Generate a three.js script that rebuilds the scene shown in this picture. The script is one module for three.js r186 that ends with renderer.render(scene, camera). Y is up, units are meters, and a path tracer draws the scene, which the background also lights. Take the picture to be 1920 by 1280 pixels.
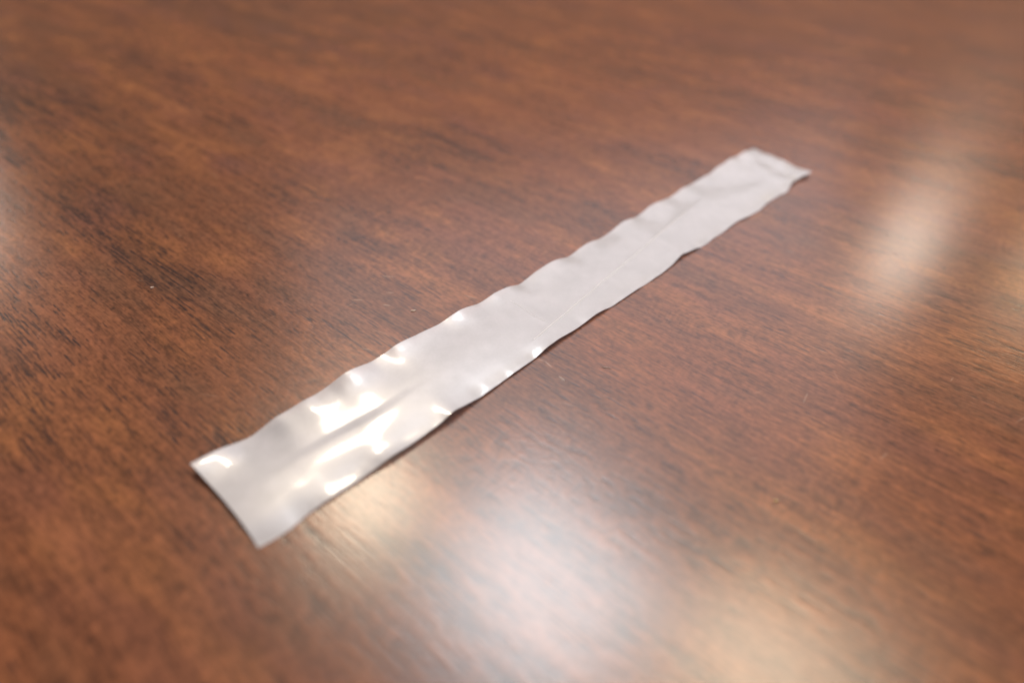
import * as THREE from 'three';
import { RectAreaLightUniformsLib } from 'three/addons/lights/RectAreaLightUniformsLib.js';
import { mergeVertices } from 'three/addons/utils/BufferGeometryUtils.js';

// ---------------------------------------------------------------- camera
const scene = new THREE.Scene();
const renderer = new THREE.WebGLRenderer({ antialias: true });
renderer.setSize(1024, 682);
renderer.toneMapping = THREE.LinearToneMapping;
renderer.toneMappingExposure = 1.95;
renderer.shadowMap.enabled = true;
const RAD = Math.PI / 180;
const camera = new THREE.PerspectiveCamera(56.14, 1024 / 682, 0.01, 20);
camera.position.set(0, 0.13, 0);
camera.rotation.set(-39.5 * RAD, 0, 3 * RAD, 'YXZ');
camera.focus = 0.2065;
camera.userData.fStop = 3.6;

// ---------------------------------------------------------------- light
RectAreaLightUniformsLib.init();
scene.background = new THREE.Color().setRGB(0.05, 0.040, 0.032);   // the dim room all round
const aim = new THREE.Vector3(0, 0, -0.17);
// a glowing panel and the light of its size just in front of it
function glowing(name, label, category, at, w, h, rgb, nits, turn = 0) {
  const root = new THREE.Group(); root.name = name; root.position.set(...at);
  root.userData = { label, category };
  const peak = Math.max(...rgb), c = rgb.map((x) => x / peak);
  const pane = new THREE.Mesh(new THREE.PlaneGeometry(w, h), new THREE.MeshStandardMaterial({ color: 0x222222, roughness: 0.6, emissive: new THREE.Color().setRGB(...c), emissiveIntensity: 0.6, side: THREE.DoubleSide }));
  pane.name = 'glowing_face';
  const back = new THREE.Mesh(new THREE.BoxGeometry(w + 0.04, h + 0.04, 0.03), new THREE.MeshStandardMaterial({ color: 0xd8d4cc, roughness: 0.6 }));
  back.name = 'housing'; back.position.z = -0.02; back.castShadow = true;
  const light = new THREE.RectAreaLight(new THREE.Color().setRGB(...c), nits * peak, w, h);
  light.rotation.y = Math.PI; light.position.z = 0.012;
  root.add(pane, back, light);
  scene.add(root);
  root.lookAt(aim); root.rotateZ(turn);
  return root;
}
glowing('ceiling_lamp', 'warm ceiling lamp beyond the table that shines on the near half of the strip', 'lamp', [-0.42, 1.5, -1.20], 0.15, 0.13, [1, 0.84, 0.62], 78, 0.3);
glowing('bright_window', 'white skylight window mirrored as the pale pool in front of the strip', 'window', [0.11, 1.5, -0.92], 0.52, 0.46, [0.95, 0.97, 1.0], 12, 0.6);
glowing('ceiling_lamp_001', 'warm ceiling lamp mirrored in the bottom right of the table', 'lamp', [0.66, 1.5, -0.70], 0.42, 0.36, [1, 0.82, 0.6], 12, 0);
glowing('wall_lamp', 'small wall lamp mirrored as a pale spot right of the strip', 'lamp', [1.55, 1.19, -2.26], 0.15, 0.09, [1, 0.86, 0.72], 30, 0);
glowing('wall_lamp_001', 'dim warm wall lamp mirrored at the right edge of the table', 'lamp', [1.98, 1.1, -1.98], 0.3, 0.16, [1, 0.8, 0.55], 6, 0);
glowing('side_window', 'narrow grey window mirrored at the left edge of the table', 'window', [-2.07, 0.84, -1.93], 0.34, 0.6, [1.0, 0.90, 0.80], 2.8, 0);
glowing('pale_window', 'large dim window whose grey sheen lies across the table', 'window', [0.25, 1.64, -2.1], 2.3, 1.3, [0.96, 0.92, 1.0], 0.38, -0.26);

// ---------------------------------------------------------------- noise
function mulberry(a) { return () => { a |= 0; a = a + 0x6D2B79F5 | 0; let t = Math.imul(a ^ a >>> 15, 1 | a); t = t + Math.imul(t ^ t >>> 7, 61 | t) ^ t; return ((t ^ t >>> 14) >>> 0) / 4294967296; }; }
const rndP = mulberry(7), PERM = new Float32Array(65536);
for (let i = 0; i < 65536; i++) PERM[i] = rndP() * 2 - 1;
function vn(x, y) {                              // smooth value noise, -1..1
  const xi = Math.floor(x), yi = Math.floor(y), fx = x - xi, fy = y - yi;
  const a = fx * fx * (3 - 2 * fx), b = fy * fy * (3 - 2 * fy);
  const k = (p, q) => { let h = Math.imul(p, 374761393) + Math.imul(q, 668265263) | 0; h = Math.imul(h ^ h >>> 13, 1274126177); return PERM[(h ^ h >>> 16) & 65535]; };
  const v0 = k(xi, yi), v1 = k(xi + 1, yi), v2 = k(xi, yi + 1), v3 = k(xi + 1, yi + 1);
  return v0 + (v1 - v0) * a + (v2 - v0 + (v0 - v1 - v2 + v3) * a) * b;
}
const fb = (x, y) => 0.6 * vn(x, y) + 0.3 * vn(x * 2.1 + 17, y * 2.1 + 5) + 0.15 * vn(x * 4.3 + 51, y * 4.3 + 29);
const mixc = (a, b, t) => { t = t < 0 ? 0 : t > 1 ? 1 : t; return [a[0] + (b[0] - a[0]) * t, a[1] + (b[1] - a[1]) * t, a[2] + (b[2] - a[2]) * t]; };

// ---------------------------------------------------------------- table
const G = [0.7918, 0.6108];                      // grain direction on the table (x, z)
const toUV = (x, z) => [x * G[0] + z * G[1], -x * G[1] + z * G[0]];
const poreDensity = (u, v) => 0.38 + 1.1 * fb(u * 9 + 3, v * 42 + 8) + 0.3 * vn(u * 2, v * 5);
function woodColor(u, v) {
  const w = v + 0.003 * vn(u * 7, v * 9) + 0.0009 * vn(u * 30, v * 40);
  const band = fb(u * 4 + 40, w * 34 + 11);
  const patch = fb(u * 40 + 9, w * 90 + 77);
  const mot = fb(u * 260, w * 520 + 33), speck = fb(u * 800 + 7, v * 1500 + 3);
  const fine = vn(u * 330 + 5, w * 3000 + 19);
  const wig = vn(u * 1500 + 5 * vn(u * 90, v * 120), v * 170 + 2 * vn(u * 200, v * 60));
  let c = mixc([0.205, 0.068, 0.031], [0.132, 0.049, 0.026], 0.5 + 0.55 * band);
  c = mixc(c, [0.27, 0.098, 0.038], 0.05 + 0.85 * Math.max(0, patch + 0.02));
  c = mixc(c, [0.095, 0.056, 0.038], 0.42 * Math.max(0, -patch - 0.12 + 0.25 * band));
  c = mixc(c, [0.15, 0.055, 0.045], 0.5 * Math.max(0, fb(u * 26 + 80, w * 60)));
  const t = 1 + 0.16 * mot + 0.38 * speck + 0.3 * fine + 0.2 * vn(u * 30 + 3, w * 900 + 61) + 0.22 * wig * Math.max(0.15, 0.2 + 1.2 * fb(u * 11, v * 23 + 60));
  return [0.95 * c[0] * t, 0.99 * c[1] * (t * 0.95 + 0.05), c[2] * (0.85 * t + 0.15)];
}
const SCRATCHES = [   // x, z, x, z, half width, strength: pale scuffs in the varnish
  [-0.0481, -0.1908, -0.0433, -0.1906, 0.00016, 0.55], [-0.0444, -0.1809, -0.0419, -0.1808, 0.00016, 0.5], [-0.0552, -0.1755, -0.0513, -0.1758, 0.00016, 0.5],
  [-0.0443, -0.1737, -0.0417, -0.1733, 0.00018, 0.5], [-0.0175, -0.1817, -0.0128, -0.1799, 0.00014, 0.4], [0.0080, -0.1500, 0.0105, -0.1490, 0.0002, 0.3], [0.0105, -0.1490, 0.0126, -0.1464, 0.00022, 0.45],
  [0.0147, -0.1425, 0.0162, -0.1405, 0.00025, 0.55], [0.0891, -0.1407, 0.0865, -0.1365, 0.0002, 0.25], [0.1074, -0.2235, 0.1105, -0.2225, 0.0002, 0.35],
];
{
  const r = mulberry(77);                        // hairline scratches of use, in all directions
  for (let k = 0; k < 150; k++) {
    const x = -0.3 + 0.55 * r(), z = -0.36 + 0.32 * r(), a = r() * 6.28, l = 0.002 + 0.012 * r() * r();
    SCRATCHES.push([x, z, x + l * Math.cos(a), z + l * Math.sin(a), 0.00008 + 0.00006 * r(), 0.1 + 0.22 * r()]);
  }
}
const pores = [];                                // short dark vessels, the long ones beaded and often in pairs
{
  const r = mulberry(31);
  const one = (u, v, len, hw, st, slope) => {
    const n = Math.max(1, Math.round(len / 0.0035));
    for (let k = 0; k < n; k++) {
      const l = len / n, j = (r() - 0.5) * 0.00012;
      pores.push([u + k * l, v + k * l * slope + j, l * (0.9 + 0.4 * r()), hw * (0.55 + 0.7 * r()), st * (0.45 + 0.6 * r()), slope + (r() - 0.5) * 0.05]);
    }
  };
  for (let i = 0; i < 230000; i++) {
    const u = -0.78 + 0.92 * r(), v = -1.02 + 1.1 * r(), d = poreDensity(u, v), a = r(), b = r(), c = r(), e = r();
    if (a > 0.6 * d * (v < -0.36 ? 0.5 : 1)) continue;
    const len = 0.0015 + 0.004 * c + 0.025 * b * b * Math.min(1, Math.max(0, d)), hw = 0.00013 + 0.00019 * e * (0.4 + Math.min(1, d)), sl = 0.03 * vn(u * 14, v * 30) + (r() - 0.5) * 0.06;
    one(u, v, len, hw, 0.65 + 0.35 * c, sl);
    if (len > 0.008 && r() < 0.6) one(u + (r() - 0.4) * 0.008, v + (r() < 0.5 ? -1 : 1) * (0.0007 + 0.0008 * r()), len * (0.5 + 0.6 * r()), hw, 0.75, sl);
  }
}
function woodTexture(u0, u1, v0, v1, n) {
  const data = new Float32Array(n * n * 3), du = (u1 - u0) / n, dv = (v1 - v0) / n;
  for (let j = 0; j < n; j++) for (let i = 0; i < n; i++) {
    const c = woodColor(u0 + (i + 0.5) * du, v0 + (j + 0.5) * dv), k = (j * n + i) * 3;
    data[k] = c[0]; data[k + 1] = c[1]; data[k + 2] = c[2];
  }
  const stroke = (ua, va, ub, vb, hw, s, rgb) => {   // a tapered line, mixed towards rgb
    const i0 = Math.max(0, Math.floor((Math.min(ua, ub) - u0) / du - 1)), i1 = Math.min(n - 1, Math.ceil((Math.max(ua, ub) - u0) / du + 1));
    const lx = ub - ua, ly = vb - va, ll = lx * lx + ly * ly, px = Math.max(du, dv) * 0.5;
    const m = hw + dv, j0 = Math.max(0, Math.floor((Math.min(va, vb) - m - v0) / dv)), j1 = Math.min(n - 1, Math.ceil((Math.max(va, vb) + m - v0) / dv));
    for (let j = j0; j <= j1; j++) for (let i = i0; i <= i1; i++) {
      const u = u0 + (i + 0.5) * du, v = v0 + (j + 0.5) * dv;
      let t = ((u - ua) * lx + (v - va) * ly) / ll; t = t < 0 ? 0 : t > 1 ? 1 : t;
      const dd = Math.hypot(u - ua - lx * t, v - va - ly * t), wd = hw * (0.35 + 2.6 * t * (1 - t));
      let a = (wd + px - dd) / (2 * px); a = a < 0 ? 0 : a > 1 ? 1 : a;
      a *= s * Math.min(1, wd / px);
      if (a <= 0) continue;
      const k = (j * n + i) * 3;
      for (let q = 0; q < 3; q++) data[k + q] += (rgb[q] - data[k + q]) * a;
    }
  };
  for (const [u, v, len, hw, s, slope] of pores) {
    if (u + len < u0 || u > u1 || v < v0 || v > v1) continue;
    stroke(u, v, u + len, v + len * slope, hw, s, [0.028, 0.016, 0.016]);
  }
  for (const [xa, za, xb, zb, hw, s] of SCRATCHES) stroke(...toUV(xa, za), ...toUV(xb, zb), hw, s, [0.5, 0.36, 0.27]);
  const out = new Uint8Array(n * n * 4);
  const enc = (x) => { x = Math.max(0, Math.min(1, x)); return 255 * (x <= 0.0031308 ? 12.92 * x : 1.055 * Math.pow(x, 1 / 2.4) - 0.055); };
  for (let k = 0; k < n * n; k++) { for (let q = 0; q < 3; q++) out[k * 4 + q] = enc(data[k * 3 + q]); out[k * 4 + 3] = 255; }
  const t = new THREE.DataTexture(out, n, n, THREE.RGBAFormat);
  t.colorSpace = THREE.SRGBColorSpace; t.magFilter = THREE.LinearFilter; t.minFilter = THREE.LinearFilter;
  t.wrapS = t.wrapT = THREE.MirroredRepeatWrapping; t.needsUpdate = true;
  return t;
}
const NEAR = [-0.42, 0.08, -0.35, 0.05], FAR = [-0.76, 0.12, -1.0, 0.06], EDGE = [-1.0, 0.4, -1.15, 0.45];
function woodMaterial(rect) {
  const t = woodTexture(...rect, 2048);
  return new THREE.MeshPhysicalMaterial({ map: t, bumpMap: t, bumpScale: 0.00011, roughness: 0.25, ior: 1.5 });
}
{
  const pos = [], uv = [], nor = [], idx = [], groups = [[], []];
  const xyz = (u, v, y) => [u * G[0] - v * G[1], y, u * G[1] + v * G[0]];
  const face = (corners, n, which, rect) => {
    const b = pos.length / 3;
    for (const [u, v, y] of corners) { pos.push(...xyz(u, v, y)); nor.push(...n); uv.push((u - rect[0]) / (rect[1] - rect[0]), (v - rect[2]) / (rect[3] - rect[2])); }
    groups[which].push(b, b + 1, b + 2, b, b + 2, b + 3);
  };
  const us = [EDGE[0], NEAR[0], NEAR[1], EDGE[1]], vs = [EDGE[2], NEAR[2], NEAR[3], EDGE[3]];
  for (let i = 0; i < 3; i++) for (let j = 0; j < 3; j++) {
    const near = i === 1 && j === 1;
    face([[us[i], vs[j], 0], [us[i], vs[j + 1], 0], [us[i + 1], vs[j + 1], 0], [us[i + 1], vs[j], 0]], [0, 1, 0], near ? 0 : 1, near ? NEAR : FAR);
  }
  const [a, b, c, d] = EDGE, H = -0.03, ring = [[a, c], [b, c], [b, d], [a, d]];
  for (let k = 0; k < 4; k++) {
    const p = ring[k], q = ring[(k + 1) % 4], n = k === 0 ? [0, -1] : k === 1 ? [1, 0] : k === 2 ? [0, 1] : [-1, 0];
    face([[...p, 0], [...q, 0], [...q, H], [...p, H]], xyz(n[0], n[1], 0), 1, FAR);
  }
  face([[a, c, H], [b, c, H], [b, d, H], [a, d, H]], [0, -1, 0], 1, FAR);
  const g = new THREE.BufferGeometry();
  g.setAttribute('position', new THREE.Float32BufferAttribute(pos, 3));
  g.setAttribute('normal', new THREE.Float32BufferAttribute(nor, 3));
  g.setAttribute('uv', new THREE.Float32BufferAttribute(uv, 2));
  idx.push(...groups[0], ...groups[1]); g.setIndex(idx);
  g.addGroup(0, groups[0].length, 0); g.addGroup(groups[0].length, groups[1].length, 1);
  const top = new THREE.Mesh(g, [woodMaterial(NEAR), woodMaterial(FAR)]);
  top.name = 'wooden_table'; top.receiveShadow = top.castShadow = true;
  top.userData = { label: 'varnished red-brown wooden table top with dark pores, under the plastic strip', category: 'table' };
  scene.add(top);
}

// ---------------------------------------------------------------- plastic strip
// its own frame: s along the strip from the near end, c across it (towards the viewer), y up; metres, edge lists in millimetres
const S0 = new THREE.Vector3(-0.06727, 0, -0.0913), E = new THREE.Vector3(0.66941, 0, -0.74289), W = new THREE.Vector3(0.74289, 0, 0.66941);
const UPPER_C = [-14.3,-14.4,-14.5,-14.6,-14.3,-14.6,-14.8,-14.8,-14.8,-14.8,-14.8,-14.8,-14.8,-14.8,-14.9,-14.9,-14.9,-14.9,-14.9,-14.9,-14.9,-14.9,-14.9,-15,-15,-15,-15,-15.1,-15.1,-15.1,-14.8,-15,-15.2,-15.4,-15.5,-15.3,-15,-14.8,-15,-15.3,-15.3,-15.1,-14.9,-15,-15.3,-15.6,-15.9,-15.7,-15.5,-15.6,-15.9,-16.2,-16.2,-16.1,-15.8,-15.7,-15.8,-16.1,-16.2,-16.1,-16,-16,-16,-16.1,-16.1,-16.4,-16.6,-16.7,-16.8,-16.9,-16.9,-16.8,-16.8,-16.7,-16.4,-16.2];
const UPPER_Z = [2.72,2.23,1.62,0.52,0.1,0.42,1.35,1.64,1.79,1.56,1.83,2.71,3.13,2.7,2.06,2.08,2.8,2.87,2.61,2.33,2.07,1.99,2.44,2.63,2.1,1.56,1.61,1.77,1.42,0.78,0.21,0.47,1.03,1.34,1.35,1.09,0.6,0.13,0.16,0.33,0.38,0.23,0.07,0.02,0.05,0.31,0.61,0.4,0.15,0.25,0.68,1.04,0.97,0.8,0.46,0.14,0.35,0.75,0.96,0.79,0.6,0.54,0.58,0.63,0.74,1.03,1.33,1.51,1.64,1.74,1.67,1.59,1.51,1.41,0.99,0.58];
const LOWER_C = [17.1,17.6,17.7,17.2,17.1,17.2,17.3,17.5,17.5,17.6,17.7,17.8,17.8,17.7,17.6,17.3,17.3,17.3,17.3,17.2,17,16.8,16.8,16.7,16.5,16.3,16.2,16,16.1,16.2,16.1,16,15.9,16.1,16.3,16.4,16.4,16.4,16.4,16.4,16.5,16.6,16.6,16.4,16.1,15.6,15.2,15.6,16,16.4,16.6,16.5,16.3,16.4,16.5,16.4,16.2,16.2,16.8,17.3,17.4,17.6,17.3,17,16.7,16.7,16.8,17.2,17.8,17.1,16.2,15.9,15.9,16.4,16.9,17.5];
const LOWER_Z = [0,0,0,0.01,0.21,0.25,0.14,0.13,0.42,0.98,0.98,0.81,0.9,1.17,1.63,2.06,1.64,1.07,0.52,0.44,0.51,0.53,0.46,0.41,0.59,0.78,0.94,1.06,0.85,0.63,0.61,0.78,0.76,0.51,0.27,0.2,0.14,0.14,0.17,0.16,0.1,0.03,0.03,0.09,0.43,0.89,1.3,0.89,0.41,0.14,0.04,0.04,0.09,0.06,0.03,0.08,0.23,0.3,0.12,0.01,0,0,0,0,0,0,0,0,0.01,0.2,0.42,0.72,1.06,1.14,1.14,1.13];
const pick = (a, x) => {                         // Catmull-Rom through the list, x 0..1
  const f = Math.max(0, Math.min(a.length - 1.0001, x * (a.length - 1))), i = Math.floor(f), t = f - i, at = (k) => a[Math.max(0, Math.min(a.length - 1, k))];
  const p0 = at(i - 1), p1 = at(i), p2 = at(i + 1), p3 = at(i + 2);
  return 0.5 * (2 * p1 + (p2 - p0) * t + (2 * p0 - 5 * p1 + 4 * p2 - p3) * t * t + (3 * p1 - p0 - 3 * p2 + p3) * t * t * t) / 1000;
};
const bell = (x, m, d) => Math.exp(-((x - m) / d) * ((x - m) / d));
const smooth = (a, b, x) => { x = Math.max(0, Math.min(1, (x - a) / (b - a))); return x * x * (3 - 2 * x); };
// where the long crease runs: from the lower half near the middle to the upper half towards the far end
const creaseC = (s) => THREE.MathUtils.lerp(0.0108, -0.0042, (s - 0.101) / 0.1226);
function film(p, t) {                            // p along 0..1, t across 0 (upper edge) .. 1 (lower edge)
  const su = -0.0005 + 0.2985 * p, sd = -0.0001 + 0.292 * p + 0.006 * smooth(0.97, 1, p) * 0;
  const cu = pick(UPPER_C, p), cd = pick(LOWER_C, p), zu = pick(UPPER_Z, p), zd = pick(LOWER_Z, p);
  let s = su + (sd - su) * t, c = cu + (cd - cu) * t;
  // the near end is cut in a slight bow, the far end nearly straight
  s += 0.0007 * (4 * t * (1 - t)) * (1 - smooth(0, 0.05, p));
  const a = Math.exp(-Math.pow(t / 0.19, 1.5)), b = Math.exp(-Math.pow((1 - t) / 0.15, 1.5));
  const body = (0.0005 + 0.0005 * t) * (1 - Math.max(a, b));
  let y = 0.0003 + body + zu * a + zd * b;
  // gentle swell of the middle, a lengthwise fold at the near end, small dents
  y += 0.0003 * Math.sin(Math.PI * t) * (1 - 0.6 * smooth(0.2, 0.5, p));
  const inner = (1 - a) * (1 - b), c0 = c; c += 0.0011 * Math.sin(s * 75 + 0.6) + 0.0005 * vn(s * 90, 4);
  const saw = c < 0 ? -0.042 * (c + 0.0065) : c < 0.0035 ? -0.000273 + 0.0002 * smooth(0, 0.0035, c) : -0.034 * (c - 0.0035) - 4 * (c - 0.0035) * (c - 0.0035) - 0.000073;
  y += inner * (0.0011 * smooth(0.016, 0.06, s) * (1 - smooth(0.06, 0.115, s)) + saw * bell(s, 0.038, 0.019));
  c = c0;
  y += 0.00012 * vn(s * 70 + 3, c * 110) * Math.sin(Math.PI * t) + 0.00042 * vn(s * 55 + 9, c * 75 + 4) * Math.sin(Math.PI * t) * (1 - 0.7 * smooth(0.25, 0.4, p));
  y += (0.0005 * vn(s * 120 + 1, c * 110 + 8) + 0.0004 * Math.abs(vn(s * 230, c * 240))) * smooth(0.89, 0.96, p);   // crumpled far end
  // small kinks of the two stretched edges
  y += 0.00034 * (vn(s * 150 + 20, 3) * Math.exp(-t / 0.07) + vn(s * 150 + 70, 9) * Math.exp(-(1 - t) / 0.07));
  y += 0.00008 * vn(s * 420, c * 90) * (Math.exp(-t / 0.05) + Math.exp(-(1 - t) / 0.05));
  y += 0.0008 * bell(s, 0.286, 0.0045) * bell(c, 0.006, 0.006) + 0.0006 * bell(s, 0.273, 0.004) * bell(c, 0.0135, 0.004) + 0.0005 * bell(s, 0.279, 0.004) * bell(c, -0.003, 0.005);
  // slope changes at the long crease
  const cc = creaseC(s), on = smooth(0.09, 0.11, s) * (1 - smooth(0.21, 0.235, s));
  y += on * 0.00022 * Math.exp(-Math.abs(c - cc) / 0.0016);
  return [S0.x + E.x * s + W.x * c, Math.max(0.0002, y), S0.z + E.z * s + W.z * c];
}
const strip = new THREE.Group(); strip.name = 'plastic_strip';
strip.position.copy(film(0.5, 0.5).reduce((v, x, i) => v.setComponent(i, x), new THREE.Vector3())); strip.position.y = 0;
strip.userData = { label: 'long strip of milky translucent plastic film with wavy edges, lying on the wooden table', category: 'plastic strip' };
scene.add(strip);
const local = ([x, y, z]) => [x - strip.position.x, y, z - strip.position.z];
function filmTexture() {                         // fine scuffs of the film
  const n = 1024, d = new Uint8Array(n * n * 4), h = new Float32Array(n * n), r = mulberry(5);
  for (let j = 0; j < n; j++) for (let i = 0; i < n; i++) h[j * n + i] = 0.5 + 0.04 * vn(i / 3, j / 3) + 0.06 * vn(i / 9 + 40, j / 9) + 0.08 * vn(i / 40, j / 40);
  for (let k = 0; k < 520; k++) {
    let x = r() * n, y = r() * n, a = (r() < 0.6 ? 0.35 : r() * 6.28) + (r() - 0.5) * 0.5, len = 15 + 90 * r() * r(), w = (r() - 0.35) * 0.5;
    for (let q = 0; q < len; q++) { x += Math.cos(a); y += Math.sin(a); a += (r() - 0.5) * 0.03; h[(Math.floor(y) & (n - 1)) * n + (Math.floor(x) & (n - 1))] += w * Math.sin(Math.PI * q / len); }
  }
  for (let k = 0; k < n * n; k++) { const v = Math.max(0, Math.min(255, h[k] * 255)); d[k * 4] = d[k * 4 + 1] = d[k * 4 + 2] = v; d[k * 4 + 3] = 255; }
  const t = new THREE.DataTexture(d, n, n, THREE.RGBAFormat);
  t.magFilter = t.minFilter = THREE.LinearFilter; t.wrapS = t.wrapT = THREE.RepeatWrapping; t.repeat.set(4, 0.45); t.needsUpdate = true;
  const e = new Uint8Array(n * n * 4);             // where the milky plastic is a little denser or scuffed white
  for (let k = 0; k < n * n; k++) {
    const i = k % n, j = Math.floor(k / n), v = 0.96 + 0.012 * vn(i / 40 + 7, j / 90) + 0.18 * (h[k] - 0.5);
    e[k * 4] = e[k * 4 + 1] = e[k * 4 + 2] = Math.max(0, Math.min(255, v * 255)); e[k * 4 + 3] = 255;
  }
  const t2 = new THREE.DataTexture(e, n, n, THREE.RGBAFormat);
  t2.colorSpace = THREE.SRGBColorSpace; t2.magFilter = t2.minFilter = THREE.LinearFilter; t2.wrapS = t2.wrapT = THREE.RepeatWrapping; t2.repeat.set(4, 0.45); t2.needsUpdate = true;
  return [t, t2];
}
const [scuff, haze] = filmTexture();
const filmMaterial = new THREE.MeshPhysicalMaterial({ color: new THREE.Color().setRGB(0.85, 0.83, 0.865), map: haze, roughness: 0.33, ior: 1.52, clearcoat: 0.65, clearcoatRoughness: 0.07, transmission: 0.56, thickness: 0, bumpMap: scuff, bumpScale: 0.00003, side: THREE.DoubleSide });
{
  const NP = 700, NT = 70, TH = 0.00013, pos = [], uv = [], idx = [];
  for (let side = 0; side < 2; side++) for (let i = 0; i <= NP; i++) for (let j = 0; j <= NT; j++) {
    const q = local(film(i / NP, j / NT)); pos.push(q[0], q[1] - side * TH, q[2]); uv.push(i / NP, j / NT);
  }
  const M = (NP + 1) * (NT + 1), at = (s, i, j) => s * M + i * (NT + 1) + j;
  for (let i = 0; i < NP; i++) for (let j = 0; j < NT; j++) {
    const a = at(0, i, j), b = at(0, i + 1, j), c = at(0, i + 1, j + 1), d = at(0, i, j + 1);
    idx.push(a, d, c, a, c, b, a + M, c + M, d + M, a + M, b + M, c + M);
  }
  const g = new THREE.BufferGeometry();
  g.setAttribute('position', new THREE.Float32BufferAttribute(pos, 3)); g.setAttribute('uv', new THREE.Float32BufferAttribute(uv, 2)); g.setIndex(idx);
  g.computeVertexNormals();

  const m = new THREE.Mesh(g, filmMaterial); m.name = 'film'; m.castShadow = m.receiveShadow = true; strip.add(m);
  // the cut rim that closes the two faces
  const rp = [], ri = [], loop = [];
  for (let i = 0; i < NP; i++) loop.push([i, 0]); for (let j = 0; j < NT; j++) loop.push([NP, j]);
  for (let i = NP; i > 0; i--) loop.push([i, NT]); for (let j = NT; j > 0; j--) loop.push([0, j]);
  for (const [i, j] of loop) { const k = at(0, i, j) * 3; rp.push(pos[k], pos[k + 1], pos[k + 2], pos[k], pos[k + 1] - TH, pos[k + 2]); }
  const n = loop.length;
  for (let k = 0; k < n; k++) { const a = 2 * k, b = 2 * ((k + 1) % n); ri.push(a, b, b + 1, a, b + 1, a + 1); }
  const rg = new THREE.BufferGeometry(); rg.setAttribute('position', new THREE.Float32BufferAttribute(rp, 3)); rg.setAttribute('uv', new THREE.Float32BufferAttribute(loop.flatMap(([i, j]) => [i / NP, j / NT, i / NP, j / NT]), 2)); rg.setIndex(ri); rg.computeVertexNormals();
  const rim = new THREE.Mesh(rg, filmMaterial); rim.name = 'cut_edge'; strip.add(rim);
}
// creases: hair-thin ridges of whitened plastic standing on the film
function crease(name, points, r) {
  const pts = points.map(([p, t]) => { const q = local(film(p, t)); return new THREE.Vector3(q[0], q[1], q[2]); });
  const m = new THREE.Mesh(new THREE.TubeGeometry(new THREE.CatmullRomCurve3(pts), 90, r, 6), new THREE.MeshPhysicalMaterial({ color: new THREE.Color().setRGB(0.92, 0.90, 0.92), roughness: 0.3 }));
  m.name = name; strip.add(m); return m;
}
{
  const line = [];
  for (let k = 0; k <= 24; k++) {
    const s = 0.1 + 0.112 * k / 24, p = s / 0.297, cu = pick(UPPER_C, p), cd = pick(LOWER_C, p);
    line.push([p, (creaseC(s) + 0.00008 * Math.sin(k * 1.9) - cu) / (cd - cu)]);
  }
  crease('long_crease', line, 0.00011);
  const cross = [];
  for (let k = 0; k <= 10; k++) cross.push([0.366 + 0.003 * Math.sin(k * 0.7) * 0.4 + 0.0004 * k, 0.19 + 0.05 * k]);
  crease('cross_crease', cross, 0.00006);
}

// ---------------------------------------------------------------- crumbs on the table
function crumb(name, label, x, z, len, wide, turn, rgb, seed) {
  const g0 = new THREE.IcosahedronGeometry(1, 3), r = mulberry(seed); g0.deleteAttribute('normal'); g0.deleteAttribute('uv');
  const g = mergeVertices(g0, 1e-4), P = g.attributes.position, o = r() * 50;
  for (let i = 0; i < P.count; i++) {
    const a = P.getX(i), b = P.getY(i), c = P.getZ(i), k = 1 + 0.35 * vn(a * 2 + o, b * 2 + c * 1.7 + o);
    P.setXYZ(i, a * k * len / 2, b * k * wide * 0.35 + wide * 0.25 + 0.25 * wide * a * a, c * k * wide / 2 + 0.1 * wide * a);
  }
  g.computeVertexNormals();
  const m = new THREE.Mesh(g, new THREE.MeshStandardMaterial({ color: new THREE.Color().setRGB(...rgb), roughness: 0.55 }));
  m.name = name; m.position.set(x, 0, z); m.rotation.y = turn; m.castShadow = true; m.userData = { label, category: 'crumb' };
  scene.add(m);
}
crumb('crumb', 'tiny pale flake on the wood just left of the strip, beyond its upper edge', -0.0336, -0.171, 0.0016, 0.0005, 0.25, [0.75, 0.62, 0.52], 1);
crumb('crumb_001', 'tiny whitish sliver on the wood right of the strip, pointing down to the right', 0.0293, -0.1474, 0.0028, 0.00032, -0.1, [0.4, 0.29, 0.25], 2);
crumb('crumb_002', 'tiny pale splinter at the end of a scratch below the strip', 0.0158, -0.1412, 0.0019, 0.0003, -0.9, [0.5, 0.38, 0.34], 3);
crumb('crumb_003', 'pale round speck alone on the dark wood far left of the strip', -0.1238, -0.1762, 0.0010, 0.0007, 0.6, [0.5, 0.38, 0.33], 4);
crumb('crumb_004', 'yellowish speck on the blurred wood in the lower right', 0.068, -0.1003, 0.0011, 0.0008, 0.2, [0.5, 0.34, 0.17], 5);

renderer.render(scene, camera);
